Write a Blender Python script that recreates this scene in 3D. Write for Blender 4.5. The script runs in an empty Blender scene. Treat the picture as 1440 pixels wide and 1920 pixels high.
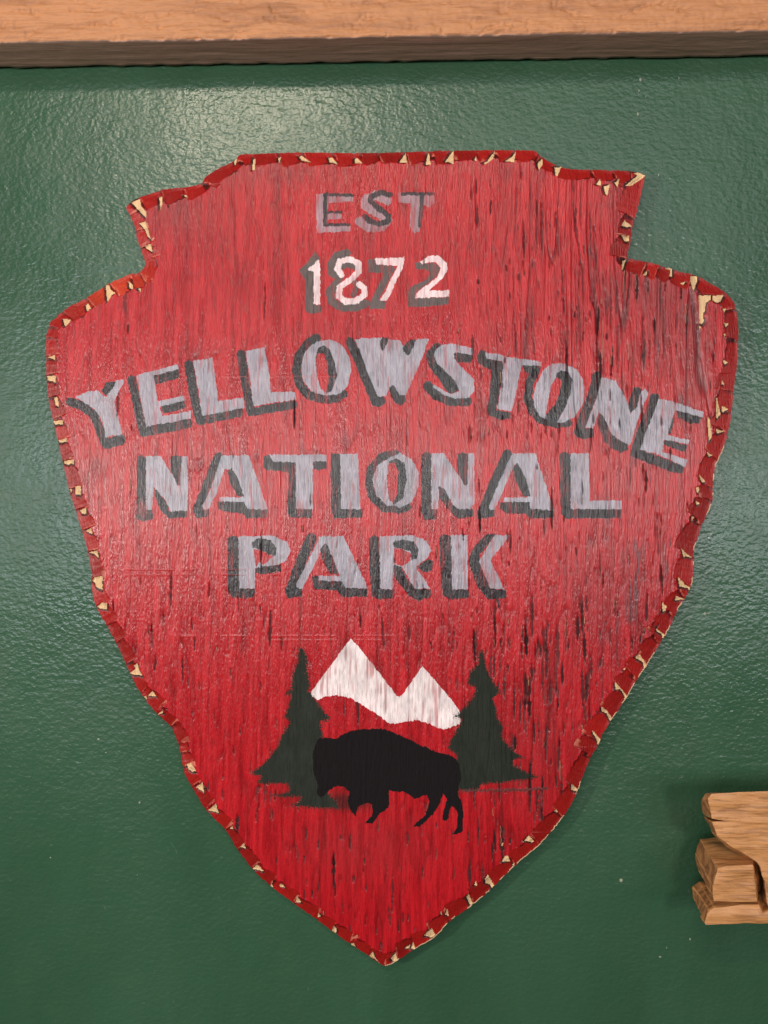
import bpy, bmesh, math, random
import numpy as np
from mathutils import Vector, Matrix, noise as mnoise

random.seed(7)
rng = np.random.default_rng(7)
scene = bpy.context.scene
COL = scene.collection

# ------------------------------------------------------------------ camera
K = 0.0005            # metres per photo pixel on the board's front plane
D = 0.80              # camera to the board's front
TH = 0.018            # board thickness, its back lies against the wall
CAMY = -TH - D
cam_d = bpy.data.cameras.new('camera')
cam = bpy.data.objects.new('camera', cam_d)
COL.objects.link(cam)
cam.location = (0, CAMY, 0)
cam.rotation_euler = (math.radians(90), 0, 0)
cam_d.sensor_fit = 'VERTICAL'
cam_d.angle = 2 * math.atan(960 * K / D)
cam_d.clip_start = 0.01
cam_d.clip_end = 50
scene.camera = cam
scene.render.resolution_x = 768
scene.render.resolution_y = 1024

# ------------------------------------------------------------------ world (dim room)
world = bpy.data.worlds.new('World')
scene.world = world
world.use_nodes = True
wn = world.node_tree
wn.nodes['Background'].inputs[0].default_value = (1.0, 0.93, 0.86, 1)
wn.nodes['Background'].inputs[1].default_value = 0.04

# ------------------------------------------------------------------ lamps
def area(name, loc, target, w, h, power, color):
    l = bpy.data.lights.new(name, 'AREA')
    l.shape = 'RECTANGLE'
    l.size = w
    l.size_y = h
    l.energy = power
    l.color = color
    o = bpy.data.objects.new(name, l)
    COL.objects.link(o)
    o.location = loc
    d = Vector(target) - Vector(loc)
    o.rotation_euler = d.to_track_quat('-Z', 'Y').to_euler()
    return o

# warm ceiling lamp ahead of the wall: sheen at the top, shade under the trim
area('ceiling_lamp', (-0.37, -1.62, 1.14), (-0.1, 0, 0.25), 0.55, 0.16, 10, (1.0, 0.86, 0.66))
# bright stretch of ceiling further back
area('ceiling_glow', (0.10, -2.2, 1.12), (0.0, 0, 0.2), 2.5, 0.60, 11, (0.95, 0.95, 1.0))
# windows across the room, at eye level
area('window_lamp', (-1.02, -3.1, 0.13), (-0.3, 0, 0.05), 1.30, 0.50, 26, (0.90, 0.95, 1.0))
area('window_lamp', (0.30, -3.1, 0.15), (0.05, 0, 0.05), 0.75, 0.50, 5, (0.90, 0.95, 1.0))
area('window_lamp', (1.75, -3.1, 0.10), (0.3, 0, 0.05), 1.30, 0.50, 18, (0.90, 0.95, 1.0))
# lamp at the left
area('side_lamp', (-2.15, -1.50, 0.02), (0, 0, -0.15), 0.16, 0.16, 38, (1.0, 0.93, 0.84))
# lamp straight ahead, a little to the right
area('front_lamp', (0.55, -2.2, 0.22), (0.2, 0, -0.1), 0.22, 0.22, 13, (1.0, 0.90, 0.78))

scene.view_settings.view_transform = 'Standard'
scene.view_settings.look = 'None'
scene.view_settings.exposure = 0
scene.view_settings.gamma = 1

# ------------------------------------------------------------------ helpers
def P(px, py, y):
    """photo pixel seen at depth y -> point"""
    s = (y - CAMY) / D
    return Vector(((px - 720) * K * s, y, (960 - py) * K * s))

def tag(o, label=None, cat=None, group=None, kind=None):
    if label: o['label'] = label
    if cat: o['category'] = cat
    if group: o['group'] = group
    if kind: o['kind'] = kind
    return o

def empty(name, loc):
    o = bpy.data.objects.new(name, None)
    o.empty_display_size = 0.05
    COL.objects.link(o)
    o.location = loc
    return o

def link(name, me, parent=None):
    o = bpy.data.objects.new(name, me)
    COL.objects.link(o)
    if parent is not None:
        o.parent = parent
        if parent.type == 'EMPTY':
            o.matrix_parent_inverse = Matrix.Translation(-parent.location)
    return o

class Nodes:
    def __init__(self, name):
        self.m = bpy.data.materials.new(name)
        self.m.use_nodes = True
        self.t = self.m.node_tree
        self.b = self.t.nodes['Principled BSDF']
    def n(self, typ, **kw):
        nd = self.t.nodes.new(typ)
        for k, v in kw.items():
            if k.startswith('i_'):
                key = k[2:]
                key = int(key) if key.isdigit() else key.replace('_', ' ')
                nd.inputs[key].default_value = v
            else:
                setattr(nd, k, v)
        return nd
    def l(self, a, b):
        self.t.links.new(a, b)
    def ramp(self, fac, stops):
        r = self.t.nodes.new('ShaderNodeValToRGB')
        while len(r.color_ramp.elements) < len(stops):
            r.color_ramp.elements.new(0.5)
        for e, (p, c) in zip(r.color_ramp.elements, stops):
            e.position = p
            e.color = c if len(c) == 4 else (*c, 1)
        self.l(fac, r.inputs[0])
        return r.outputs[0]
    def coord(self, scale=(1, 1, 1), rot=(0, 0, 0), out='Object'):
        tc = self.n('ShaderNodeTexCoord')
        mp = self.n('ShaderNodeMapping')
        mp.inputs['Scale'].default_value = scale
        mp.inputs['Rotation'].default_value = rot
        self.l(tc.outputs[out], mp.inputs[0])
        return mp.outputs[0]
    def noise(self, vec, scale, detail=2, rough=0.5, dist=0.0):
        nd = self.n('ShaderNodeTexNoise')
        nd.inputs['Scale'].default_value = scale
        nd.inputs['Detail'].default_value = detail
        nd.inputs['Roughness'].default_value = rough
        nd.inputs['Distortion'].default_value = dist
        self.l(vec, nd.inputs['Vector'])
        return nd.outputs[0]
    def math(self, op, a, b=None, c=None):
        nd = self.n('ShaderNodeMath', operation=op)
        for i, v in enumerate((a, b, c)):
            if v is None: continue
            if isinstance(v, (int, float)): nd.inputs[i].default_value = v
            else: self.l(v, nd.inputs[i])
        return nd.outputs[0]
    def mix(self, fac, a, b, blend='MIX'):
        nd = self.n('ShaderNodeMix', data_type='RGBA', blend_type=blend)
        for i, v in ((0, fac), (6, a), (7, b)):
            if isinstance(v, (int, float)): nd.inputs[i].default_value = v
            elif isinstance(v, tuple): nd.inputs[i].default_value = (*v, 1) if len(v) == 3 else v
            else: self.l(v, nd.inputs[i])
        return nd.outputs[2]
    def bump(self, h, strength, dist):
        nd = self.n('ShaderNodeBump')
        nd.inputs['Strength'].default_value = strength
        nd.inputs['Distance'].default_value = dist
        self.l(h, nd.inputs['Height'])
        return nd.outputs[0]

# ------------------------------------------------------------------ materials
def mat_wall():
    N = Nodes('green_wall_paint')
    v = N.coord()
    big = N.noise(v, 3.0, 3)
    mid = N.noise(v, 28.0, 3)
    col = N.ramp(big, [(0.3, (0.024, 0.074, 0.040)), (0.7, (0.030, 0.088, 0.048))])
    col = N.mix(N.math('MULTIPLY', mid, 0.25), col, (0.050, 0.074, 0.038))
    lap = N.noise(N.coord((1, 1, 0.22)), 11.0, 3, 0.6, 0.8)
    col = N.mix(0.55, col, N.ramp(lap, [(0.32, (0.80, 0.83, 0.80)), (0.68, (1.12, 1.10, 1.12))]), 'MULTIPLY')
    scf = N.noise(N.coord((1, 1, 0.6)), 46.0, 5, 0.72, 1.5)
    col = N.mix(N.math('MULTIPLY', N.math('GREATER_THAN', scf, 0.685), 0.30), col, (0.16, 0.19, 0.15))
    # roller stipple
    v2 = N.coord((0.88, 1, 1.15))
    st1 = N.noise(v2, 230.0, 1, 0.4, 0.0)
    st2 = N.noise(v2, 420.0, 1, 0.5, 0.0)
    st3 = N.noise(v, 60.0, 2)
    h = N.math('ADD', N.math('MULTIPLY', st1, 1.0), N.math('MULTIPLY', st2, 0.35))
    h = N.math('ADD', h, N.math('MULTIPLY', st3, 1.2))
    # rare specks and pinholes
    vo = N.n('ShaderNodeTexVoronoi', feature='F1')
    vo.inputs['Scale'].default_value = 16.0
    N.l(v, vo.inputs['Vector'])
    jit = N.math('MULTIPLY', N.noise(v, 900.0, 1), 0.022)
    d = N.math('ADD', vo.outputs['Distance'], jit)
    wn_ = N.n('ShaderNodeTexWhiteNoise')
    N.l(vo.outputs['Color'], wn_.inputs['Vector'])
    pick = N.math('GREATER_THAN', wn_.outputs['Value'], 0.62)
    speck = N.math('MULTIPLY', N.math('LESS_THAN', d, 0.036), pick)
    dark = N.math('GREATER_THAN', wn_.outputs['Value'], 0.93)
    scol = N.mix(dark, (0.42, 0.40, 0.30), (0.012, 0.02, 0.014))
    col = N.mix(N.math('MULTIPLY', speck, 0.7), col, scol)
    h = N.math('ADD', h, N.math('MULTIPLY', speck, 0.9))
    N.l(col, N.b.inputs['Base Color'])
    rv = N.ramp(N.noise(v, 7.0, 4, 0.6), [(0.3, (0.20, 0.20, 0.20)), (0.7, (0.36, 0.36, 0.36))])
    N.l(rv, N.b.inputs['Roughness'])
    N.b.inputs['IOR'].default_value = 1.5
    N.l(N.bump(h, 0.33, 0.0016), N.b.inputs['Normal'])
    return N.m

def mat_paint():
    N = Nodes('weathered_board_paint')
    a = N.n('ShaderNodeAttribute', attribute_name='paint')
    r = N.n('ShaderNodeAttribute', attribute_name='rough')
    v = N.coord((1, 1, 0.10))
    g = N.noise(v, 1050.0, 2, 0.55, 0.1)
    v2 = N.coord((1, 1, 0.45))
    g2 = N.noise(v2, 620.0, 2, 0.6)
    c = N.mix(0.35, a.outputs['Color'], N.ramp(g, [(0.34, (0.50, 0.50, 0.50)), (0.46, (1.06, 1.06, 1.06))]), 'MULTIPLY')
    N.l(c, N.b.inputs['Base Color'])
    N.l(r.outputs['Fac'], N.b.inputs['Roughness'])
    mr = N.n('ShaderNodeMapRange')
    mr.inputs[1].default_value = 0.55; mr.inputs[2].default_value = 0.80
    mr.inputs[3].default_value = 0.45; mr.inputs[4].default_value = 0.15
    N.l(r.outputs['Fac'], mr.inputs[0])
    N.l(mr.outputs[0], N.b.inputs['Specular IOR Level'])
    N.b.inputs['IOR'].default_value = 1.48
    h = N.math('ADD', N.math('MULTIPLY', g, 1.0), N.math('MULTIPLY', g2, 0.45))
    N.l(N.bump(h, 0.60, 0.0012), N.b.inputs['Normal'])
    return N.m

def mat_wood(name, base, dark, along, scale=1.0, rough=0.6, stripe=0.5, bumpd=0.0015, fleck=0.6):
    """grain runs along the given local axis (0 = x)"""
    N = Nodes(name)
    sc = [1.0, 1.0, 1.0]
    sc[along] = 0.07
    v = N.coord(tuple(sc))
    warp = N.noise(N.coord(), 9.0 * scale, 2)
    wv = N.n('ShaderNodeVectorMath', operation='ADD')
    cx = N.n('ShaderNodeCombineXYZ')
    for i in range(3):
        if i != along:
            N.l(N.math('MULTIPLY', warp, 0.035), cx.inputs[i])
    N.l(v, wv.inputs[0]); N.l(cx.outputs[0], wv.inputs[1])
    vv = wv.outputs[0]
    g1 = N.noise(vv, 95.0 * scale, 4, 0.6)
    g2 = N.noise(vv, 330.0 * scale, 3, 0.6)
    g3 = N.noise(N.coord(), 14.0 * scale, 3)
    f = N.math('ADD', N.math('MULTIPLY', g1, 0.7), N.math('MULTIPLY', g2, 0.3))
    c = N.ramp(f, [(0.30, dark), (0.50, tuple(x * 0.88 for x in base)), (0.72, base)])
    c = N.mix(N.math('MULTIPLY', g3, stripe), c, tuple(x * 0.72 for x in base))
    sc2 = [1.0, 1.0, 1.0]
    sc2[along] = 0.055
    fk = N.noise(N.coord(tuple(sc2)), 620.0 * scale, 3, 0.65, 0.3)
    c = N.mix(fleck, c, N.ramp(fk, [(0.36, (0.42, 0.36, 0.32)), (0.50, (1.05, 1.05, 1.05))]), 'MULTIPLY')
    N.l(c, N.b.inputs['Base Color'])
    N.b.inputs['Roughness'].default_value = rough
    h = N.math('ADD', N.math('MULTIPLY', g1, 1.0), N.math('MULTIPLY', g2, 0.5))
    N.l(N.bump(h, 0.5, bumpd), N.b.inputs['Normal'])
    return N.m

def mat_endgrain():
    N = Nodes('end_grain_wood')
    v = N.coord()
    warp = N.noise(v, 22.0, 3)
    w = N.n('ShaderNodeTexWave', wave_type='RINGS', rings_direction='X')
    w.inputs['Scale'].default_value = 30.0
    w.inputs['Distortion'].default_value = 9.0
    w.inputs['Detail'].default_value = 3
    w.inputs['Detail Scale'].default_value = 1.6
    mp = N.n('ShaderNodeMapping')
    mp.inputs['Location'].default_value = (-0.30, 0.02, 0.36)
    tc = N.n('ShaderNodeTexCoord')
    N.l(tc.outputs['Object'], mp.inputs[0])
    N.l(mp.outputs[0], w.inputs['Vector'])
    f = N.math('ADD', N.math('MULTIPLY', w.outputs[1], 0.45), N.math('MULTIPLY', N.noise(v, 220.0, 4), 0.55))
    c = N.ramp(f, [(0.2, (0.17, 0.066, 0.022)), (0.8, (0.40, 0.18, 0.065))])
    N.l(c, N.b.inputs['Base Color'])
    N.b.inputs['Roughness'].default_value = 0.65
    N.l(N.bump(f, 0.35, 0.0012), N.b.inputs['Normal'])
    return N.m

M_WALL = mat_wall()
M_PAINT = mat_paint()
M_BEAM = mat_wood('rough_sawn_wood', (0.55, 0.235, 0.100), (0.24, 0.090, 0.038), 0, 0.8, 0.62, 0.6, 0.003, 0.28)
M_UNDER = mat_wood('bounce_tinted_underside_wood', (0.54, 0.325, 0.245), (0.38, 0.22, 0.16), 0, 0.8, 0.7, 0.3, 0.001, 0.35)  # same wood; the underside's cool bounce light is put into this colour
M_BLOCK = mat_wood('split_pine_wood', (0.62, 0.285, 0.105), (0.20, 0.070, 0.022), 0, 0.70, 0.5, 0.75, 0.0030)
M_END = mat_endgrain()

# ------------------------------------------------------------------ wall
def build_wall():
    bm = bmesh.new()
    vs = [bm.verts.new(p) for p in ((-1.7, 0, -1.5), (1.7, 0, -1.5), (1.7, 0, 1.3), (-1.7, 0, 1.3),
                                    (-1.7, 0.06, -1.5), (1.7, 0.06, -1.5), (1.7, 0.06, 1.3), (-1.7, 0.06, 1.3))]
    for f in ((0, 1, 2, 3), (5, 4, 7, 6), (4, 0, 3, 7), (1, 5, 6, 2), (3, 2, 6, 7), (4, 5, 1, 0)):
        bm.faces.new([vs[i] for i in f])
    me = bpy.data.meshes.new('wall')
    bm.to_mesh(me); bm.free()
    me.materials.append(M_WALL)
    o = link('wall', me)
    tag(o, 'green painted wall with glossy roller stipple', kind='structure')
    # dried paint flecks and nail-hole bumps standing on the paint
    N = Nodes('dried_paint_fleck')
    N.b.inputs['Base Color'].default_value = (0.22, 0.25, 0.19, 1)
    N.b.inputs['Roughness'].default_value = 0.45
    r = random.Random(3)
    for (x, y, w, h) in ((185, 1386, 5, 4), (199, 1411, 4, 2), (262, 1505, 4, 4), (1235, 328, 3, 6), (1228, 384, 2, 3), (419, 271, 6, 4), (1322, 1151, 5, 6), (1294, 1761, 3, 5), (1250, 1777, 2, 3),
                         (1238, 1794, 5, 3), (476, 155, 2, 6), (1201, 149, 5, 8), (1198, 170, 3, 4), (1273, 146, 2, 5), (1196, 214, 4, 7), (1211, 182, 2, 2), (258, 1640, 2, 2), (95, 1608, 3, 3)):
        b = bmesh.new()
        bmesh.ops.create_icosphere(b, subdivisions=2, radius=1.0)
        c = P(x, y, -0.0002)
        for v in b.verts:
            k = 0.8 + 0.4 * r.random()
            v.co = c + Vector((v.co.x * w * 0.00028 * k, v.co.y * 0.0006, v.co.z * h * 0.00028 * k))
        fm = bpy.data.meshes.new('paint_fleck')
        b.to_mesh(fm); b.free()
        for p in fm.polygons: p.use_smooth = True
        fm.materials.append(N.m)
        link('paint_fleck', fm, o)
build_wall()

# ------------------------------------------------------------------ numpy noise
def vnoise(x, y, seed=0):
    r = np.random.default_rng(1000 + seed)
    T = r.random((256, 256), dtype=np.float32)
    xi = np.floor(x).astype(np.int32); yi = np.floor(y).astype(np.int32)
    fx = (x - xi).astype(np.float32); fy = (y - yi).astype(np.float32)
    fx = fx * fx * (3 - 2 * fx); fy = fy * fy * (3 - 2 * fy)
    x0 = xi & 255; x1 = (xi + 1) & 255; y0 = yi & 255; y1 = (yi + 1) & 255
    a = T[y0, x0]; b = T[y0, x1]; c = T[y1, x0]; d = T[y1, x1]
    return (a + (b - a) * fx) * (1 - fy) + (c + (d - c) * fx) * fy

def sstep(a, b, x):
    t = np.clip((x - a) / (b - a), 0, 1)
    return t * t * (3 - 2 * t)

# ------------------------------------------------------------------ outline (photo pixels)
CH_A = [(1210,329),(1191,322),(1127,319),(1060,315.5),(1019,297.5),(1004,284),(966,282),(850,282.5),(700,287),(565,286),(470,289),(448,291),
 (440,301),(408,317),(387,331),(379,343),(349,351),(308,355),(269,368),(257,372),(243,380),(237,388),(243,403),(252,420),(257,447),(264,466),(270,484),(273,497),(270,502),(265,508),
 (255,513),(243,514),(228,521),(210,528.5),(193,539),(164,558),(139,570),(118,583),(103,597),(94,605),(91,615),(87,632),(86.5,665),(87,700),(89,727),(94,761),(102,798),(110,832),
 (120,876),(132,926),(143,961),(154,995),(165,1036),(171,1072),(172,1099),(175,1119),(182,1142),(200,1172),(219,1208),(235,1242),(250,1275),(267,1304),(294,1337),
 (320,1362),(330,1383),(337,1404),(341,1425),(347,1450),(362,1479),(388,1520),(424,1557),(444,1591),(474,1629),(502,1657),(552,1694),(597,1726),(622,1745),(666,1776),(688,1790),(712,1807),(721,1811)]
CH_B = [(1210,329),(1206,345),(1202.5,361),(1197,385),(1191,406),(1185,432),(1182,455),(1177,473),(1176,484),(1195,488),(1215,492),(1240,498.5),(1273,509),(1305,517),(1332,531),(1350,542),(1364,553),(1375,566),(1381,585),
 (1383.5,605),(1384,627),(1383,670),(1379.6,700),(1376,729),(1373,760),(1370,785),(1361,827),(1348,860),(1341,877),(1337,908),(1336,935),(1327.5,960),(1317,983),(1307,1012),(1301,1029),(1301,1056),(1299,1085),(1294,1104),
 (1273,1140),(1257,1173),(1242,1199),(1215,1244),(1194,1275),(1177,1304),(1165,1323),(1148,1348),(1129,1377),(1124,1392),(1108,1419),(1098,1442),(1088,1468),(1077,1497),(1070,1509),(1054,1534),(1019,1576),(1008,1587),
 (962,1626),(926,1662),(884,1698),(845,1726),(815,1757),(776,1780),(745,1801),(730,1809),(721,1811)]
NOT_A = [(1182,321),(1150,320),(1110,318),(1050,312),(1012,291),(966,282),(928,282),(895,282),(850,283),(808,284),(762,285),(710,287),(676,287),(627,286),(568,286),(523,287),(474,289),(441,300),
 (380,343),(344,352),(301,358),(262,370),(243,403),(254,432),(263,464),(271,490),(262,510),(243,514),(207,530),(163,558),(118,583),(93,612),(87,632),(86.5,667),(87,703),(92,745),(98,788),(110,827),(121,865),(131,918),
 (143,956),(154,995),(165,1034),(172,1081),(181,1137),(200,1172),(219,1205),(237,1246),(266,1300),(294,1336),(321,1363),(336,1395),(339,1412),(344,1438),(359,1475),(388,1517),(424,1555),(448,1592),(474,1628),(507,1660),(551,1692),(593,1722),(622,1743),(657,1770),(690,1791)]
NOT_B = [(1190,410),(1183,447),(1176,486),(1213,492),(1238,498),(1262,506),(1302,516),(1359,549),(1379,580),(1383,640),(1375,735),(1371,775),(1363,812),(1346,864),(1337,914),(1335,940),(1316,985),(1301,1046),(1295,1103),(1285,1122),(1264,1160),
 (1246,1190),(1235,1208),(1213,1247),(1193,1277),(1175,1306),(1147,1349),(1124,1392),(1107,1421),(1085,1480),(1054,1533),(1010,1585),(964,1625),(926,1662),(886,1697),(842,1728),(812,1758),(778,1779),(745,1801)]

def densify(ch, step=4.0, jit=0.5, seed=1):
    pts = [np.array(ch[0], float)]
    r = np.random.default_rng(seed)
    n = len(ch)
    C = np.array(ch, float)
    out = []
    for i in range(n - 1):
        p0 = C[max(i-1, 0)]; p1 = C[i]; p2 = C[i+1]; p3 = C[min(i+2, n-1)]
        L = np.linalg.norm(p2 - p1)
        k = max(1, int(L / step))
        # gentle tangents (corners stay crisp)
        m1 = (p2 - p0) / (np.linalg.norm(p2 - p0) + 1e-6) * L
        m2 = (p3 - p1) / (np.linalg.norm(p3 - p1) + 1e-6) * L
        d = (p2 - p1)
        def soft(m, a, b):
            ca = np.dot(m, d) / (np.linalg.norm(m) * L + 1e-6)
            return m if ca > 0.90 else d
        m1 = soft(m1, 0, 0); m2 = soft(m2, 0, 0)
        for j in range(k):
            t = j / k
            h = (2*t**3-3*t**2+1)*p1 + (t**3-2*t**2+t)*m1 + (-2*t**3+3*t**2)*p2 + (t**3-t**2)*m2
            if j or i:
                h = h + r.normal(0, jit, 2)
            out.append(h)
    out.append(C[-1])
    return np.array(out)

A = densify(CH_A, seed=1)
B = densify(CH_B, seed=2)

# ------------------------------------------------------------------ grid
G = 1.15
X0, Y0, X1, Y1 = 80.0, 274.0, 1392.0, 1820.0
nx = int((X1 - X0) / G); ny = int((Y1 - Y0) / G)
gx = X0 + np.arange(nx + 1) * G
gy = Y0 + np.arange(ny + 1) * G
VX, VY = np.meshgrid(gx, gy)                      # vertices
VX = VX.astype(np.float32); VY = VY.astype(np.float32)
CX = VX[:-1, :-1] + G / 2; CY = VY[:-1, :-1] + G / 2   # cell centres

def inside(poly, x, y):
    poly = np.asarray(poly, float)
    ins = np.zeros(x.shape, bool)
    xa, ya = poly[-1]
    for xb, yb in poly:
        if ya != yb:
            c = ((ya > y) != (yb > y)) & (x < (xb - xa) * (y - ya) / (yb - ya) + xa)
            ins ^= c
        xa, ya = xb, yb
    return ins

OUT = np.vstack([A, B[::-1][1:-1]])
# even-odd by scanline spans: cheap for the large outline
def inside_scan(poly, xs, ys):
    res = np.zeros((len(ys), len(xs)), bool)
    P2 = np.roll(poly, -1, axis=0)
    for r, y in enumerate(ys):
        m = (poly[:, 1] > y) != (P2[:, 1] > y)
        if not m.any(): continue
        a = poly[m]; b = P2[m]
        xc = np.sort(a[:, 0] + (y - a[:, 1]) / (b[:, 1] - a[:, 1]) * (b[:, 0] - a[:, 0]))
        for k in range(0, len(xc) - 1, 2):
            i0 = np.searchsorted(xs, xc[k]); i1 = np.searchsorted(xs, xc[k+1])
            res[r, i0:i1] = True
    return res
INS = inside_scan(OUT, CX[0], CY[:, 0])

# distance and arc length to the two chains, on vertices
BIG = 1e6
DIST = np.full(VX.shape, BIG, np.float32)
SARC = np.zeros(VX.shape, np.float32)
CHN = np.zeros(VX.shape, np.int8)
NPX = np.zeros(VX.shape, np.float32); NPY = np.zeros(VX.shape, np.float32)
R = 52
def stamp(ch, cid):
    s = 0.0
    for i in range(len(ch) - 1):
        a = ch[i]; b = ch[i+1]; d = b - a; L = math.hypot(*d)
        if L < 1e-6: continue
        i0 = max(0, int((min(a[0], b[0]) - R - X0) / G)); i1 = min(nx + 1, int((max(a[0], b[0]) + R - X0) / G) + 1)
        j0 = max(0, int((min(a[1], b[1]) - R - Y0) / G)); j1 = min(ny + 1, int((max(a[1], b[1]) + R - Y0) / G) + 1)
        if i1 <= i0 or j1 <= j0: continue
        sl = (slice(j0, j1), slice(i0, i1))
        x = VX[sl] - a[0]; y = VY[sl] - a[1]
        t = np.clip((x * d[0] + y * d[1]) / (L * L), 0, 1)
        qx = t * d[0]; qy = t * d[1]
        dd = np.hypot(x - qx, y - qy)
        m = dd < DIST[sl]
        DIST[sl] = np.where(m, dd, DIST[sl])
        SARC[sl] = np.where(m, s + t * L, SARC[sl])
        CHN[sl] = np.where(m, cid, CHN[sl])
        NPX[sl] = np.where(m, a[0] + qx, NPX[sl])
        NPY[sl] = np.where(m, a[1] + qy, NPY[sl])
        s += L
    return s
LA = stamp(A, 0)
LB = stamp(B, 1)

def arcpos(ch, p):
    p = np.array(p, float)
    best = (1e9, 0); s = 0
    for i in range(len(ch) - 1):
        a = ch[i]; d = ch[i+1] - a; L = math.hypot(*d)
        t = min(1, max(0, np.dot(p - a, d) / (L * L + 1e-9)))
        q = a + t * d
        e = math.hypot(*(p - q))
        if e < best[0]: best = (e, s + t * L)
        s += L
    return best[1]
SA = np.array([0.0] + sorted(arcpos(A, p) for p in NOT_A) + [LA])
SB = np.array([0.0] + sorted(arcpos(B, p) for p in NOT_B) + [LB])

# ------------------------------------------------------------------ facet coordinates on vertices
isB0 = CHN == 1
wx = vnoise(VX / 26, VY / 26, 41) - 0.5
def facet_field(Sarr, s):
    k = np.clip(np.searchsorted(Sarr, s, side='right') - 1, 0, len(Sarr) - 2)
    a = Sarr[k]; b = Sarr[k + 1]
    return k, (s - a) / np.maximum(b - a, 1e-3), (s - a), (b - s)
skew = np.where(isB0, np.where(VY < 800, 0.15, np.where(VY < 1350, 0.42, 0.30)), np.where(VY < 345, 0.30, 0.10))
s_eff = SARC + skew * np.minimum(DIST, 40) + 3.0 * wx
kA, uA, faA, fbA = facet_field(SA, s_eff)
kB, uB, faB, fbB = facet_field(SB, s_eff)
isB = CHN == 1
FK = np.where(isB, kB + 1000, kA)
U = np.where(isB, uB, uA); FA = np.where(isB, faB, faA); FB = np.where(isB, fbB, fbA)
# border width
W = np.where(isB, 35.0, 26.0)
W = np.where((VY < 345) & ~isB, 23.0, W)
W = np.where(isB & (VX > 1300) & (VY < 700), 30.0, W)
W = np.where(isB & (VY > 1400), 31.0, W)
W = np.where(isB & (VY > 1560), 27.0, W)
W = np.where(~isB & (VY > 1330), 21.0, W)
W = np.where(~isB & (VY > 345) & (VY < 600), 29.0, W)
rw = np.random.default_rng(5).uniform(0.85, 1.15, 2000)
W = W * rw[FK]
WID = W * (0.60 + 0.42 * np.clip(U, 0, 1) ** 0.8) + 2.2 * (vnoise(VX / 6, VY / 9, 42) - 0.5)
BEV = (DIST < WID)

# ------------------------------------------------------------------ grain relief (metres below the face)
wrp = 7 * vnoise(VX / 110, VY / 230, 1) + 2.4 * vnoise(VX / 26, VY / 70, 2)
xx = VX + wrp
g1 = vnoise(xx / 2.7, VY / 30, 3)
g2 = vnoise(xx / 5.5, VY / 75, 4)
g3 = vnoise(xx / 11, VY / 230, 5)
g4 = vnoise(VX / 3.2, VY / 3.8, 6)
def lines(sx, sy, seed, w):
    return 1 - sstep(0.0, w, np.abs(vnoise(xx / sx, VY / sy, seed) - 0.5))
patch = vnoise(VX / 90, VY / 160, 15)
l1 = lines(7.0, 70, 16, 0.13) * sstep(0.30, 0.55, vnoise(xx / 14, VY / 45, 17))
l2 = lines(15.0, 190, 18, 0.07) * sstep(0.35, 0.6, vnoise(xx / 20, VY / 90, 19))
l3 = lines(26.0, 330, 13, 0.045)
rightz = sstep(880, 1080, VX) * (1 - sstep(720, 860, VY))
lowr = sstep(820, 1000, VX) * sstep(1080, 1260, VY)
ridge = 0.00022 * g1 + 0.00026 * g2 + (0.00008 + 0.0005 * rightz + 0.00018 * lowr) * g3 + 0.00004 * g4 + 0.00022 * l1 + (0.00030 + 0.0003 * rightz) * l2 + (0.0002 + 0.0009 * rightz + 0.0004 * lowr) * l3
dep = ridge.astype(np.float32)

# ------------------------------------------------------------------ colour layers (cells)
def cell(v):                                # vertex field -> cell field
    return 0.25 * (v[:-1, :-1] + v[1:, :-1] + v[:-1, 1:] + v[1:, 1:])
cg1 = cell(g1); cg2 = cell(g2); cg3 = cell(g3); cg4 = cell(g4)
RED = np.array((0.405, 0.0075, 0.0125), np.float32)
RED2 = np.array((0.34, 0.0075, 0.006), np.float32)
DRK = np.array((0.075, 0.004, 0.005), np.float32)
col = np.empty(CX.shape + (3,), np.float32)
t = (0.78 + 0.44 * cg2)[..., None]
col[:] = RED * t
fl = sstep(0.74, 0.90, cell(vnoise(xx / 2.4, VY / 13, 8)))          # dark flecks in the pores
col += (DRK * 1.6 - col) * (fl * 0.08)[..., None]
pore = sstep(0.60, 0.80, cell(vnoise(xx / 1.5, VY / 16, 11)))
lc = np.clip(0.24 * cell(l1) + 0.32 * cell(l2) + (0.14 + 0.5 * cell(rightz) + 0.35 * cell(lowr)) * cell(l3), 0, 0.85)
col *= (1 - 0.20 * pore)[..., None]
col += (np.array((0.060, 0.004, 0.005), np.float32) - col) * lc[..., None]
pore = np.clip(0.45 * pore + 1.3 * lc, 0, 1)
rough = np.full(CX.shape, 0.27, np.float32) + 0.10 * (cg2 - 0.5)

# dirt / sooty spray round the rim and worn grey places
def blob(x, y, rx, ry):
    return np.exp(-(((CX - x) / rx) ** 2 + ((CY - y) / ry) ** 2))
soot = 0.62 * blob(330, 400, 75, 65) + 0.5 * blob(520, 322, 130, 28) + 0.35 * blob(900, 312, 150, 22) + 0.55 * blob(1180, 380, 60, 60) \
     + 0.75 * blob(1265, 610, 60, 70) + 0.5 * blob(1300, 720, 40, 110) + 0.5 * blob(1220, 540, 90, 40) + 0.35 * blob(680, 1590, 130, 60) + 0.45 * blob(1160, 1120, 110, 110) + 0.3 * blob(1000, 1400, 90, 120)
streak = cell(vnoise(xx / 9, VY / 120, 9))
soot = np.clip(soot * (0.45 + 0.9 * streak), 0, 0.8)
col += (np.array((0.095, 0.040, 0.042), np.float32) - col) * (soot * 0.62)[..., None]
grey = sstep(0.66, 0.86, cell(vnoise(xx / 13, VY / 95, 10))) * sstep(1080, 1200, CX) * sstep(480, 620, CY) * (1 - sstep(1250, 1400, CY))
grey *= sstep(0.35, 0.6, cell(vnoise(xx / 2.5, VY / 26, 12)))
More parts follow.
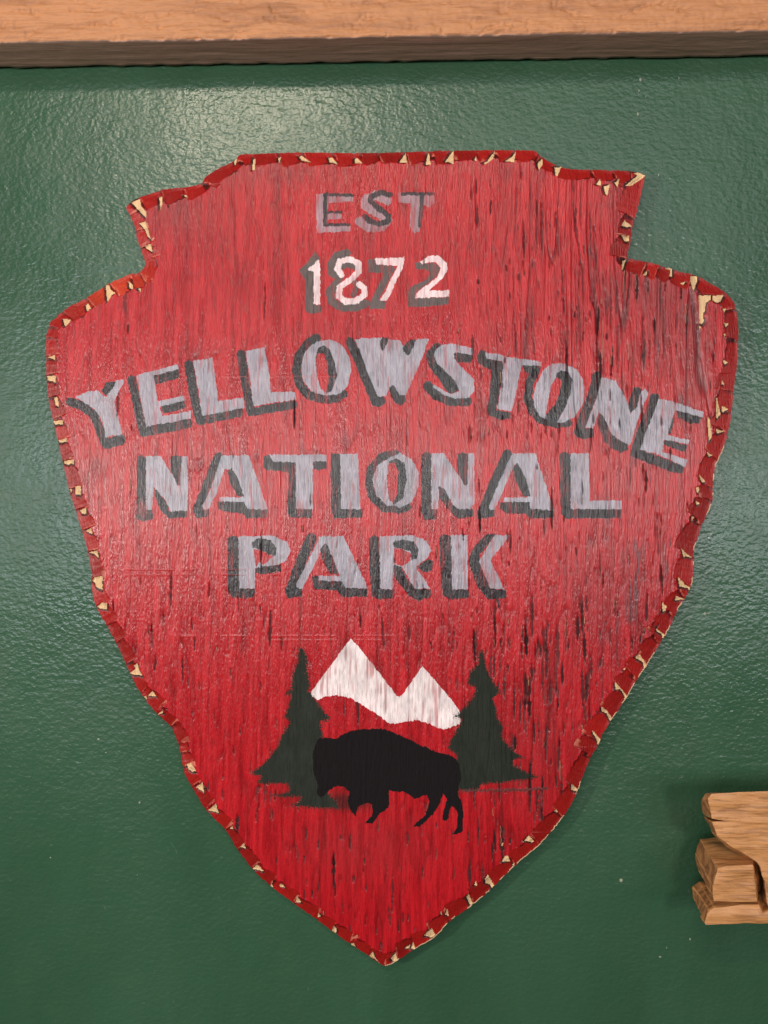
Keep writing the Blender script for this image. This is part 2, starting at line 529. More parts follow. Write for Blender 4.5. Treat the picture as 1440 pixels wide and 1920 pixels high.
col += (np.array((0.075, 0.040, 0.045), np.float32) - col) * (grey * 0.7)[..., None]

# ------------------------------------------------------------------ zoom helper: traced coordinates -> pixels
Z = {'1': (200, 260, 2.88), '2': (700, 260, 2.6667), '3': (60, 440, 4.8), '4': (1140, 460, 4.8), '5': (60, 780, 4.8), '6': (1140, 800, 4.8),
     '7': (150, 1100, 4.8), '8': (1000, 1100, 4.8), 'b1': (330, 1440, 3.6), 'b2': (690, 1440, 3.6), 'T': (450, 1180, 4.8), 'R': (740, 1180, 4.8),
     'E': (540, 330, 4.235), 'Y1': (110, 620, 4.5), 'Y2': (400, 610, 4.5), 'Y3': (640, 610, 4.5), 'Y4': (860, 640, 5.143), 'Y5': (1060, 660, 5.143),
     'N1': (240, 830, 3.13), 'N2': (660, 830, 2.769), 'P': (410, 990, 2.571), 'px': (0, 0, 1.0)}
def zp(z, pts):
    ox, oy, s = Z[z]
    return [(ox + x / s, oy + y / s) for x, y in pts]

# jittered coordinates: brush edges break along the grain
jx = 1.5 * (cell(vnoise(VX / 5, VY / 6, 20)) - 0.5) + 1.2 * (cell(vnoise(VX / 2, VY / 3, 21)) - 0.5)
jy = 1.2 * (cell(vnoise(VX / 7, VY / 7, 22)) - 0.5) + 3.0 * (cell(vnoise(xx / 2.1, VY / 40, 23)) - 0.5)
JX = CX + jx; JY = CY + jy

def window(pts, pad):
    p = np.asarray(pts)
    i0 = max(0, int((p[:, 0].min() - pad - X0) / G)); i1 = min(nx, int((p[:, 0].max() + pad - X0) / G) + 1)
    j0 = max(0, int((p[:, 1].min() - pad - Y0) / G)); j1 = min(ny, int((p[:, 1].max() + pad - Y0) / G) + 1)
    return (slice(j0, j1), slice(i0, i1))

SPR = rng.normal(0, 1.9, CX.shape + (2,)).astype(np.float32)
def m_poly(pts, sharp=False, spray=False):
    sl = window(pts, 6)
    if spray:
        return sl, inside(pts, CX[sl] + 0.4 * jx[sl] + SPR[sl][..., 0], CY[sl] + 0.3 * jy[sl] + SPR[sl][..., 1])
    X_, Y_ = (CX, CY) if sharp else (JX, JY)
    return sl, inside(pts, X_[sl], Y_[sl])

def m_stroke(pts, w):
    sl = window(pts, w + 6)
    X_ = JX[sl]; Y_ = JY[sl]
    m = np.zeros(X_.shape, bool)
    P_ = np.asarray(pts, float)
    for a, b in zip(P_[:-1], P_[1:]):
        d = b - a; L2 = d @ d + 1e-9
        tt = np.clip(((X_ - a[0]) * d[0] + (Y_ - a[1]) * d[1]) / L2, 0, 1)
        m |= np.hypot(X_ - a[0] - tt * d[0], Y_ - a[1] - tt * d[1]) < w / 2
    return sl, m

OWN = np.zeros(CX.shape, np.int32)          # 0 = board
OBJ = {}                                     # id -> (name, parent id or None, label)
def new_owner(name, parent=None, label=None):
    i = len(OBJ) + 1
    OBJ[i] = (name, parent, label)
    return i

PORE = pore
wear = cell(vnoise(xx / 2.6, VY / 34, 30)) * 0.55 + cell(vnoise(xx / 6, VY / 60, 31)) * 0.25 + cell(vnoise(VX / 30, VY / 40, 32)) * 0.2
mot2 = cell(vnoise(VX / 15, VY / 24, 34))
mott = cell(vnoise(VX / 3.5, VY / 9, 33))

def put(sl, m, owner, c, cover=0.9, rgh=0.42, thin=0.0):
    """paint colour c on the masked cells; the grain shows through where the coat is thin"""
    if owner is not None:
        OWN[sl][m] = owner
    w_ = wear[sl]
    cov = cover * (1 - sstep(0.60 - 0.25 * thin, 0.80 - 0.2 * thin, w_) * (0.35 + 0.65 * thin))
    cc = np.asarray(c, np.float32) * (0.70 + 0.26 * mott[sl] + 0.36 * mot2[sl])[..., None]
    new = col[sl] + (cc - col[sl]) * cov[..., None]
    new = new * (1 - (0.26 if max(c) < 0.5 else 0.12) * PORE[sl])[..., None]
    col[sl] = np.where(m[..., None], new, col[sl])
    rough[sl] = np.where(m, rgh, rough[sl])

GREY = (0.30, 0.305, 0.36); CHAR = (0.008, 0.006, 0.009)
LILAC = (0.30, 0.225, 0.265); SMOKE = (0.085, 0.062, 0.060); PALE = (0.76, 0.60, 0.62)
BASE_COL = col.copy()

def letter(ch, z, dark, face, hole_dark=(), hole=(), fc=GREY, dc=CHAR, label=None, dark_last=()):
    oid = new_owner('letter', None, label)
    sid = new_owner('drop_shade', oid)
    def go(items, owner, c, cover, thin):
        for it in items:
            zz = z
            if isinstance(it[0], str): zz, it = it[0], it[1:]
            if isinstance(it[0], (int, float)):
                s = Z[zz][2]
                sl, m = m_stroke(zp(zz, it[1]), it[0] / s)
            else:
                sl, m = m_poly(zp(zz, it[0]))
            if owner == 'erase':
                OWN[sl][m] = 0
                col[sl] = np.where(m[..., None], BASE_COL[sl], col[sl])
            else:
                put(sl, m, owner, c, cover, 0.30, thin)
    go(dark, sid, dc, 0.985, 0.06)
    go(face, oid, fc, 0.90, 0.15)
    go(hole_dark, sid, dc, 0.985, 0.06)
    go(hole, 'erase', None, 0, 0)
    go(dark_last, sid, dc, 0.985, 0.06)

p_ = lambda *a: (list(a),)
def s_(w, *a): return (w, list(a))

# ---- YELLOWSTONE
letter('Y', 'Y1', [s_(75, (97,600),(200,635),(300,715),(345,830),(392,950)), s_(88, (420,955),(522,918))],
  [p_((140,560),(240,515),(335,505),(365,540),(400,560),(440,500),(480,425),(545,405),(545,440),(500,525),(468,600),(495,700),(535,880),(450,885),(400,905),(385,820),(360,740),(300,660),(210,600))],
  dark_last=[p_((395,435),(480,430),(460,490),(395,550),(365,510))], label='grey painted letter Y with charcoal drop shade, first of the curved word')
letter('E', 'Y1', [s_(72, (617,415),(655,600),(715,855)), s_(80, (720,855),(1090,785)), p_((790,380),(1012,320),(1015,400),(820,450)), p_((865,625),(1065,585),(1065,655),(880,700))],
  [p_((655,375),(1005,285),(1010,325),(800,380),(835,595),(1055,550),(1065,590),(850,640),(875,720),(1115,680),(1120,740),(740,810),(700,620))], label='grey painted letter E after the Y of the curved word')
letter('L', 'px', [s_(17, (354,684),(366,753),(375,788)), s_(18, (378,787),(448,773))],
  [p_((362,677),(399,670),(409,752),(456,746),(458,765),(379,780),(372,730))], label='grey painted letter L, first of the pair in the curved word')
letter('L', 'Y2', [s_(75, (232,245),(265,450),(312,715)), s_(72, (320,733),(672,668))],
  [p_((270,215),(430,185),(475,420),(485,565),(690,560),(700,625),(340,680),(310,450))], label='grey painted letter L, second of the pair in the curved word')
letter('O', 'Y2', [s_(74, (872,108),(800,150),(720,250),(700,380),(727,500),(800,590),(920,622),(1040,618),(1095,580))],
  [p_((870,140),(980,115),(1080,160),(1150,270),(1165,380),(1130,520),(1060,580),(940,590),(830,560),(760,470),(740,360),(760,250),(810,180))],
  [p_((880,190),(930,165),(980,200),(1020,300),(1045,420),(1010,540),(960,575),(900,520),(870,400),(862,290))], [p_((875,235),(935,235),(965,350),(975,470),(950,575),(905,530),(875,420),(865,300))], label='grey painted letter O before the W of the curved word')
letter('W', 'Y3', [s_(80, (77,140),(140,280),(210,450),(280,620)), s_(85, (290,645),(330,640))],
  [p_((115,110),(340,105),(420,125),(490,125),(540,190),(600,150),(640,118),(740,110),(660,330),(590,480),(545,590),(500,600),(460,560),(430,520),(395,560),(370,600),(310,600),(250,470))],
  dark_last=[p_((325,130),(355,100),(405,110),(380,170),(345,220),(330,180)), p_((520,190),(560,130),(630,120),(620,150),(580,240),(555,250),(525,220)), p_((400,530),(430,500),(460,530),(490,590),(540,590),(545,640),(500,680),(450,650),(415,590))], label='grey painted letter W in the middle of the curved word')
letter('S', 'Y3', [s_(80, (815,188),(755,245),(772,330),(860,440),(930,535)), s_(80, (728,510),(800,590),(920,640),(1062,642))],
  [p_((850,165),(950,155),(1110,190),(1120,240),(1090,245),(960,240),(950,280),(1050,390),(1120,460),(1125,550),(1080,610),(960,620),(850,580),(770,520),(780,500),(850,540),(930,580),(990,560),(985,530),(870,390),(800,310),(780,250),(800,200))],
  dark_last=[p_((785,300),(870,375),(960,470),(995,550),(940,575),(850,500),(780,400)), p_((950,240),(970,230),(1090,245),(1110,275),(1090,315),(980,310),(955,285))], label='grey painted letter S of the curved word')
letter('T', 'Y4', [p_((195,100),(215,88),(262,95),(265,160),(420,195),(430,230),(400,450),(360,660),(510,685),(505,750),(400,755),(300,720),(275,680),(300,480),(315,270),(250,255),(185,210),(180,160)), p_((610,235),(800,235),(780,300),(700,320),(640,300))],
  [p_((262,110),(400,125),(470,150),(800,195),(800,235),(610,235),(590,300),(565,440),(530,600),(510,675),(370,650),(400,480),(430,220),(420,190),(262,160))], label='grey painted letter T of the curved word')
letter('O', 'Y4', [s_(80, (745,280),(682,400),(667,550),(710,680),(800,765),(940,795),(1060,785))],
  [p_((830,260),(900,215),(1020,215),(1140,270),(1200,370),(1215,480),(1190,620),(1120,730),(1000,785),(880,770),(780,720),(725,620),(720,520),(750,400))],
  [p_((950,310),(990,285),(1060,300),(1095,370),(1080,500),(1020,650),(950,780),(860,770),(840,700),(860,600),(890,450))], [p_((890,420),(945,345),(995,385),(970,500),(920,620),(850,710),(840,680),(870,540))], label='grey painted letter O near the right end of the curved word')
letter('N', 'Y5', [s_(90, (305,235),(260,420),(180,620),(128,770)), p_((190,730),(265,740),(270,820),(190,840),(100,820))],
  [p_((350,240),(490,280),(560,400),(610,520),(630,600),(680,530),(730,380),(770,350),(800,400),(760,500),(690,680),(640,860),(620,900),(500,850),(430,760),(370,620),(320,590),(260,740),(195,720),(230,620),(300,450))],
  dark_last=[p_((330,590),(370,620),(440,780),(520,850),(600,890),(610,940),(540,970),(440,930),(370,860),(310,700)), p_((660,350),(700,335),(735,355),(690,540),(630,590),(605,530),(620,450))], label='grey painted letter N of the curved word')
letter('E', 'Y5', [s_(92, (860,445),(790,640),(685,920)), p_((640,920),(720,940),(1150,1100),(1120,1175),(1000,1150),(620,1000))],
  [p_((900,455),(1000,465),(1335,580),(1330,630),(1060,560),(1030,640),(985,800),(1200,850),(1190,890),(950,840),(930,960),(1180,1040),(1160,1110),(900,990),(720,940),(780,760),(850,600))],
  dark_last=[p_((1065,560),(1325,630),(1290,690),(1200,690),(1090,630)), p_((955,840),(1185,900),(1150,960),(1030,930),(950,890)), p_((1030,640),(1050,650),(1020,790),(990,790))], label='grey painted letter E ending the curved word')
# ---- NATIONAL
letter('N', 'N1', [p_((55,85),(75,70),(105,85),(105,395),(145,395),(145,450),(90,465),(50,445)), p_((150,265),(215,340),(240,400),(345,400),(345,440),(240,445),(180,360))],
  [p_((105,80),(190,80),(255,180),(300,260),(318,80),(350,80),(350,400),(250,400),(215,330),(150,265),(140,395),(105,395))],
  dark_last=[p_((250,80),(315,75),(310,250),(290,250),(250,160)), p_((150,268),(170,275),(235,370),(240,440),(200,410),(165,330))], label='grey painted letter N starting the middle word')
letter('A', 'N1', [s_(52, (530,85),(470,230),(405,395)), p_((385,395),(475,390),(470,435),(400,442)), p_((520,345),(690,345),(715,390),(820,390),(815,440),(700,445),(670,415),(580,405),(530,390))],
  [s_(42, (565,95),(500,290),(458,372)), p_((560,75),(710,75),(760,220),(820,390),(700,390),(600,160),(570,150),(550,110)), p_((540,322),(690,322),(690,348),(540,346))],
  dark_last=[p_((585,170),(610,150),(650,220),(682,322),(640,310),(600,240))], label='grey painted letter A, first in the middle word')
letter('T', 'N1', [p_((795,80),(830,70),(850,110),(985,112),(985,390),(1080,390),(1080,440),(950,440),(935,400),(945,180),(890,165),(820,165),(795,140)), p_((1085,110),(1165,110),(1165,150),(1120,165),(1090,150))],
  [p_((830,70),(1165,70),(1165,110),(1085,110),(1085,390),(985,390),(985,115),(850,110))], label='grey painted letter T of the middle word')
letter('I', 'N1', [p_((1190,65),(1245,62),(1250,390),(1375,390),(1375,440),(1210,445),(1190,380))], [p_((1245,65),(1350,65),(1365,390),(1250,390))], label='grey painted letter I of the middle word')
letter('O', 'N2', [s_(42, (225,58),(152,75),(97,140),(87,220),(112,290),(170,340),(240,348),(285,335))],
  [p_((200,75),(250,55),(310,85),(345,150),(345,230),(310,310),(250,335),(180,325),(125,270),(105,190),(130,120))],
  [p_((195,95),(230,80),(275,110),(285,190),(265,290),(215,325),(190,290),(180,190))], [p_((190,110),(220,100),(240,150),(235,260),(210,320),(190,280),(182,190))], label='grey painted letter O of the middle word')
letter('N', 'N2', [p_((360,60),(385,48),(412,52),(415,345),(445,350),(440,400),(375,400),(360,350))],
  [p_((412,55),(475,55),(540,150),(590,225),(605,55),(635,55),(635,320),(610,345),(545,345),(490,270),(455,230),(445,345),(412,345))],
  dark_last=[p_((450,230),(480,240),(520,320),(560,345),(630,345),(630,385),(550,395),(500,350),(455,290)), p_((548,60),(575,50),(605,55),(600,220),(585,225),(550,160))], label='grey painted letter N before the last A of the middle word')
letter('A', 'N2', [s_(55, (805,65),(745,200),(685,350)), p_((650,350),(740,345),(740,385),(650,395)), p_((770,310),(930,305),(945,345),(1050,350),(1050,390),(930,395),(900,370),(800,365),(765,340))],
  [s_(36, (840,80),(790,190),(730,332)), p_((830,55),(950,55),(1050,350),(930,345),(870,130),(840,110)), p_((790,286),(930,286),(940,308),(785,308))],
  dark_last=[p_((835,130),(860,105),(900,180),(927,282),(890,280),(850,200))], label='grey painted letter A, last in the middle word')
letter('L', 'N2', [p_((1075,60),(1100,45),(1135,60),(1135,345),(1398,345),(1395,390),(1110,395),(1085,370))], [p_((1135,55),(1228,55),(1235,300),(1400,300),(1400,345),(1135,345))], label='grey painted letter L ending the middle word')
# ---- PARK
letter('P', 'P', [p_((45,50),(75,35),(95,45),(100,290),(175,292),(170,330),(130,340),(60,335),(45,300)), p_((180,190),(195,160),(215,185),(300,175),(300,210),(210,225),(180,215))],
  [p_((95,40),(270,38),(330,70),(348,110),(325,160),(265,182),(215,185),(175,195),(175,290),(100,290))],
  [p_((160,65),(190,48),(250,60),(280,95),(275,135),(240,130),(200,105),(165,95))], [p_((168,102),(200,105),(245,130),(262,138),(215,180),(197,162),(180,190),(175,160))], label='grey painted letter P starting the short bottom word')
letter('A', 'P', [s_(52, (447,52),(400,150),(347,305)), p_((320,290),(400,290),(400,330),(330,342)), p_((450,232),(480,230),(490,250),(600,255),(630,290),(718,292),(715,330),(600,335),(570,300),(460,295))],
  [s_(36, (500,60),(450,160),(392,275)), p_((480,40),(600,38),(720,290),(610,290),(545,130),(500,110)), p_((480,230),(610,230),(620,256),(480,252))],
  dark_last=[p_((490,100),(520,70),(550,140),(575,222),(540,222),(500,160))], label='grey painted letter A of the short bottom word')
letter('R', 'P', [p_((725,50),(750,35),(775,45),(780,295),(848,298),(845,335),(770,345),(740,330),(725,200)), p_((845,180),(870,170),(900,230),(950,292),(1025,295),(1020,335),(960,350),(920,330),(870,270),(845,240)), p_((960,185),(1010,150),(1035,160),(1030,205),(990,215))],
  [p_((775,40),(930,35),(1000,60),(1025,110),(1000,150),(950,185),(1020,292),(945,292),(885,190),(845,175),(840,295),(780,295))],
  [p_((840,70),(880,55),(940,65),(965,105),(955,150),(930,155),(925,110),(880,100),(845,95))], [p_((845,98),(885,102),(925,120),(925,155),(885,185),(845,172))], label='grey painted letter R of the short bottom word')
letter('K', 'P', [p_((1065,45),(1090,28),(1120,40),(1125,295),(1205,297),(1205,335),(1110,345),(1080,320),(1065,150)), p_((1290,30),(1335,30),(1300,80),(1255,130),(1265,190),(1310,290),(1390,300),(1385,335),(1300,345),(1250,290),(1215,200),(1205,140),(1240,80)), s_(9, (1345,340),(1350,382))],
  [p_((1120,35),(1200,35),(1200,295),(1125,295)), p_((1330,35),(1405,35),(1310,155),(1375,295),(1310,290),(1255,160))], label='grey painted letter K ending the short bottom word')
# ---- EST  (thin charcoal strokes over a lilac backing)
def est(strokes, back, label, erase=()):
    oid = new_owner('letter', None, label)
    sid = new_owner('drop_shade', oid)
    s = Z['E'][2]
    for it in back:
        sl, m = m_stroke(zp('E', it[1]), it[0] / s) if isinstance(it[0], (int, float)) else m_poly(zp('E', it[0]))
        put(sl, m, sid, LILAC, 0.80, 0.30, 0.35)
    for it in erase:
        sl, m = m_poly(zp('E', it[0])); OWN[sl][m] = 0
        col[sl] = np.where(m[..., None], BASE_COL[sl], col[sl])
    for it in strokes:
        sl, m = m_stroke(zp('E', it[1]), it[0] / s)
        put(sl, m, oid, (0.018, 0.013, 0.018), 0.95, 0.35, 0.1)
est([s_(26, (292,148),(515,152)), s_(34, (296,152),(296,388)), s_(19, (300,292),(422,285)), s_(24, (290,388),(488,386))],
    [p_((225,140),(515,150),(518,200),(330,212),(312,290),(425,300),(425,338),(320,348),(305,395),(495,400),(495,440),(225,452))], 'thin charcoal letter E over a lilac patch at the top')
est([s_(44, (812,150),(740,132),(660,165),(655,200),(720,255),(800,320),(800,355),(730,383),(650,358),(607,325))],
    [s_(72, (790,195),(700,150),(620,190),(615,240),(720,300),(790,350),(740,405),(640,410),(570,360))], 'thin charcoal letter S over a lilac patch at the top', [p_((600,300),(650,308),(725,335),(690,352),(640,335))])
est([s_(27, (905,142),(1155,142)), s_(34, (1068,150),(1046,395))],
    [p_((870,130),(900,125),(940,150),(1160,150),(1165,220),(1120,245),(1070,225),(1045,440),(1000,455),(965,400),(975,222),(880,207))], 'thin charcoal letter T over a lilac patch at the top')
# ---- 1872
letter('1', 'E', [p_((85,740),(150,690),(210,605),(255,640),(240,690),(205,760),(200,1020),(268,1030),(265,1080),(200,1095),(140,1075),(135,820))],
  [p_((155,735),(200,710),(245,655),(255,700),(255,1020),(200,1020),(205,760),(170,755))], fc=PALE, dc=SMOKE, label='pale pink numeral 1 with smoky shade')
letter('8', 'E', [s_(62, (468,612),(390,632),(338,700),(350,770),(410,800)), s_(46, (415,730),(470,700),(530,722)), s_(66, (390,845),(332,920),(350,1000),(430,1045),(540,1045),(615,1015)), s_(46, (518,830),(542,880),(520,945))],
  [s_(48, (425,785),(392,735),(412,680),(490,662),(560,690),(562,760),(500,820),(412,880),(402,950),(460,1000),(540,995),(610,945),(605,890),(565,862))], fc=PALE, dc=SMOKE, label='pale pink numeral 8 painted as one looped stroke')
letter('7', 'E', [p_((635,660),(690,655),(695,700),(830,715),(850,740),(720,985),(780,1000),(775,1055),(650,1060),(650,1010),(740,820),(760,770),(640,760))],
  [p_((690,655),(925,645),(920,700),(850,860),(790,990),(730,990),(770,920),(870,715),(700,700))], fc=PALE, dc=SMOKE, label='pale pink numeral 7 with smoky shade')
letter('2', 'E', [p_((1005,690),(1050,680),(1080,700),(1160,690),(1205,730),(1190,790),(1010,930),(1010,970),(1280,965),(1275,1020),(1100,1035),(950,1040),(945,920),(1010,860),(1090,830),(1130,770),(1090,740),(1020,740))],
  [p_((1050,680),(1110,640),(1200,635),(1260,690),(1265,750),(1210,830),(1120,910),(1280,910),(1280,960),(1010,970),(1020,930),(1190,800),(1215,730),(1170,685),(1110,690),(1070,700))], fc=PALE, dc=SMOKE, label='pale pink numeral 2 with smoky shade')

# ---- picture at the bottom
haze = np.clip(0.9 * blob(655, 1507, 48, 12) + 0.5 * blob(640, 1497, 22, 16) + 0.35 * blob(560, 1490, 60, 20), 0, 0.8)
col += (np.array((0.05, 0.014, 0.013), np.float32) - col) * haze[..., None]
o_ = new_owner('painted_mountain', None, 'two white painted mountain peaks')
sl, m = m_poly([(658,1196),(700,1247),(744,1305),(750,1307),(754,1303),(792,1249),(830,1292),(863,1334),(866,1347),(863,1357),(846,1363),(830,1368.5),(813,1361),(786,1351),(763,1352),(740,1357),(731,1357),(708,1340),(685,1326),(658,1309),(631,1304),(610,1306),(594,1313),(581,1301)])
put(sl, m, o_, (0.74, 0.64, 0.645), 0.95, 0.5, 0.30)
o_ = new_owner('painted_pine_tree', None, 'dark painted pine tree left of the bison')
sl, m = m_poly(zp('T', [(550,150),(580,190),(605,260),(605,360),(620,440),(635,500),(615,550),(690,650),(760,740),(820,800),(780,828),(720,825),(735,920),(760,980),(780,1450),(900,1610),(700,1610),(430,1585),(530,1560),(545,1510),(270,1500),(450,1460),(430,1400),(380,1390),(150,1385),(200,1320),(90,1300),(200,1220),(280,1130),(350,1040),(370,960),(440,860),(450,820),(390,795),(440,690),(460,590),(385,580),(460,545),(475,400),(520,300),(520,200)]), spray=True)
put(sl, m, o_, (0.016, 0.020, 0.014), 1.0, 0.72, -0.55)
o_ = new_owner('painted_pine_tree', None, 'dark painted pine tree right of the bison')
sl, m = m_poly(zp('R', [(760,200),(800,190),(815,300),(850,400),(900,490),(960,570),(890,610),(910,700),(930,800),(985,880),(960,930),(980,1000),(1080,1100),(1170,1160),(1070,1170),(1060,1220),(1180,1280),(1300,1335),(1150,1355),(900,1385),(770,1400),(760,1440),(580,1450),(500,1300),(560,1150),(540,1110),(480,1085),(500,1000),(560,900),(600,830),(595,790),(525,795),(590,740),(700,620),(730,540),(710,510),(655,500),(680,380),(760,310)]), spray=True)
put(sl, m, o_, (0.014, 0.018, 0.012), 1.0, 0.72, -0.55)
sl, m = m_stroke(zp('R', [(620,1452),(1000,1450),(1370,1436)]), 5.5)
put(sl, m, o_, (0.05, 0.018, 0.016), 0.75, 0.5, 0.2)
o_ = new_owner('painted_bison', None, 'black painted bison walking left')
sl, m = m_poly([(596,1385),(612,1383),(631,1385),(644,1376),(660,1370),(690,1367),(715,1366),(735,1372),(760,1383),(790,1398),(823,1411),(840,1414),(852,1421),(861,1432),(865,1451),(864,1465),(860,1476),(859,1492),(866,1503),(869,1524),(868,1555),(863,1563),(849,1564),(857,1551),(858,1524),(848,1511),(842,1517.5),(842,1532),(835,1540),(829.6,1536),(834,1513),(838,1499),(831,1488),(825,1505),(813,1526),(786,1551),(774,1549),(798,1528),(805,1505),(800,1490),(777.5,1498),(761,1486),(740,1484),(730,1482),(729,1513),(708,1530),(698,1545),(684,1543.5),(698,1530),(698,1509),(690,1505),(671,1513),(667,1532),(656,1517.5),(652,1501),(655,1484),(644,1476),(631,1474),(615,1484),(602,1497),(594,1488),(596,1472),(587.5,1447),(586,1415),(590,1399)])
put(sl, m, o_, (0.0075, 0.0055, 0.0065), 1.0, 0.80, 0.0)
col[sl] = np.where(m[..., None], np.array((0.0075, 0.0055, 0.0065)), col[sl])

PIC = [i for i, v in OBJ.items() if v[0] in ('painted_bison', 'painted_pine_tree', 'painted_mountain')]
# ---- cracks: short dark splits along the grain
def rasters(n, region, dens, ln, wd, strength):
    x0, y0, x1, y1 = region
    for _ in range(n):
        x = rng.uniform(x0, x1); y = rng.uniform(y0, y1)
        if rng.random() > dens(x, y): continue
        L = rng.uniform(*ln); w = rng.uniform(*wd)
        sl = window([(x - 8, y - L / 2), (x + 8, y + L / 2)], 2)
        if sl[0].stop <= sl[0].start or sl[1].stop <= sl[1].start: continue
        X_ = CX[sl]; Y_ = CY[sl]
        tt = (Y_ - y) / (L / 2)
        lean = rng.normal(0, 0.035)
        xc = x + lean * (Y_ - y) + 1.3 * (vnoise(Y_ / 9, Y_ * 0 + x, 50) - 0.5)
        prof = np.clip(1 - np.abs(tt) ** 2.5, 0, 1)
        ww = w * prof * (0.45 + 1.1 * vnoise(X_ * 0 + x, Y_ / 4.5, 51))
        a = np.clip((ww - np.abs(X_ - xc)) / 1.0 + 0.4, 0, 1) * (np.abs(tt) < 1)
        a *= strength * rng.uniform(0.6, 1.0)
        a *= np.where(np.isin(OWN[sl], PIC), 0.10, 1.0)
        bis = OWN[sl]
        col[sl] += (np.array((0.014, 0.005, 0.006), np.float32) - col[sl]) * a[..., None]
        rough[sl] += (0.75 - rough[sl]) * a
        dv = dep[sl[0].start:sl[0].stop, sl[1].start:sl[1].stop]
        dv += (0.0009 * a).astype(np.float32)
        if rng.random() < 0.10 and w > 1.2 and not np.isin(bis, PIC).any():           # raw sliver beside the split
            b = np.clip(0.9 - np.abs(X_ - xc + w * 0.9) / 0.9, 0, 1) * (np.abs(tt + 0.4) < 0.5)
            col[sl] += (np.array((0.55, 0.36, 0.22), np.float32) - col[sl]) * (b * 0.8)[..., None]
def dens(x, y):
    d = 0.045
    if y > 1080: d = 0.30
    if x > 880: d = 0.45
    if x > 880 and y > 1150: d = 1.0
    if y > 1450: d = 0.75
    if x > 1000 and y < 700: d = 0.6
    return d
rasters(1900, (110, 300, 1370, 1800), dens, (10, 36), (0.8, 1.7), 0.95)
rasters(320, (110, 300, 1370, 1790), dens, (30, 85), (1.3, 2.7), 1.0)
rasters(60, (960, 310, 1260, 720), lambda x, y: 1.0, (60, 150), (1.0, 2.2), 0.7)
rasters(70, (880, 1150, 1110, 1650), lambda x, y: 1.0, (40, 90), (1.6, 3.0), 0.95)

# faint level scratches across the board
for (x0, x1, y) in ((200, 470, 1068), (215, 520, 1078), (330, 740, 1193), (470, 720, 1201), (380, 660, 706)):
    sl = window([(x0, y), (x1, y)], 4)
    yy = y + 1.5 * (vnoise(CX[sl] / 60, CX[sl] * 0, 60) - 0.5)
    a = np.clip(1 - np.abs(CY[sl] - yy) / 1.4, 0, 1) * (vnoise(CX[sl] / 12, CX[sl] * 0, 61) > 0.35)
    dep[sl[0].start:sl[0].stop, sl[1].start:sl[1].stop] -= (0.00030 * a).astype(np.float32)
    col[sl] += (np.array((0.55, 0.10, 0.10), np.float32) - col[sl]) * (a * 0.35)[..., None]

# ------------------------------------------------------------------ carved rim: facets
bc = cell(BEV.astype(np.float32)) > 0.5
u_c = cell(U); fb_c = cell(FB); fa_c = cell(FA); d_c = cell(DIST); wid_c = cell(WID)
FKc = FK[:-1, :-1]
rim = bc & INS
tone = np.random.default_rng(9).uniform(0.66, 0.98, 2000)[FKc]
rc = RED2 * (tone * (0.93 + 0.14 * cell(vnoise(VX / 8, VY / 8, 70))))[..., None]
# orange tint where the rim is scraped at the upper left shoulder
org = np.exp(-(((CX - 215) / 60) ** 2 + ((CY - 545) / 45) ** 2)) * 0.8
rc = rc + (np.array((0.52, 0.045, 0.015), np.float32) - rc) * org[..., None]
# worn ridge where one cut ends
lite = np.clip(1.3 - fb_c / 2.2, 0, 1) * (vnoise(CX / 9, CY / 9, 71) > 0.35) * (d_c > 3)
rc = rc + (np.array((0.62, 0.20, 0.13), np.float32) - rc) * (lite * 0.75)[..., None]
# burn and shadow painted into the groove where the next cut begins
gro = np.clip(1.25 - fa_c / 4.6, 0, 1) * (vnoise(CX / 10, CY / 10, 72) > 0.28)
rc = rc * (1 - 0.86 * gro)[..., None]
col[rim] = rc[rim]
rough[rim] = 0.40
fid = {}
for k in np.unique(FKc[rim]):
    fid[int(k)] = new_owner('carved_facet')
lut = np.zeros(2000, np.int32)
for k, v in fid.items(): lut[k] = v
OWN[rim] = lut[FKc[rim]]
# dark line at the inner edge of the cuts
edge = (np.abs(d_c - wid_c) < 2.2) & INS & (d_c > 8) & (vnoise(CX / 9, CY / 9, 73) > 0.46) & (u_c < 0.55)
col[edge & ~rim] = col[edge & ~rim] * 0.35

# facet relief: cut slopes to the rim, deep where it begins
cut = 0.0052 * np.clip(1 - DIST / WID, 0, 1) + 0.0018 * (1 - np.clip(U, 0, 1)) ** 1.5 * np.clip(DIST / 6, 0, 1) + 0.0004
dep = np.where(BEV, cut + 0.00005 * g4, dep).astype(np.float32)

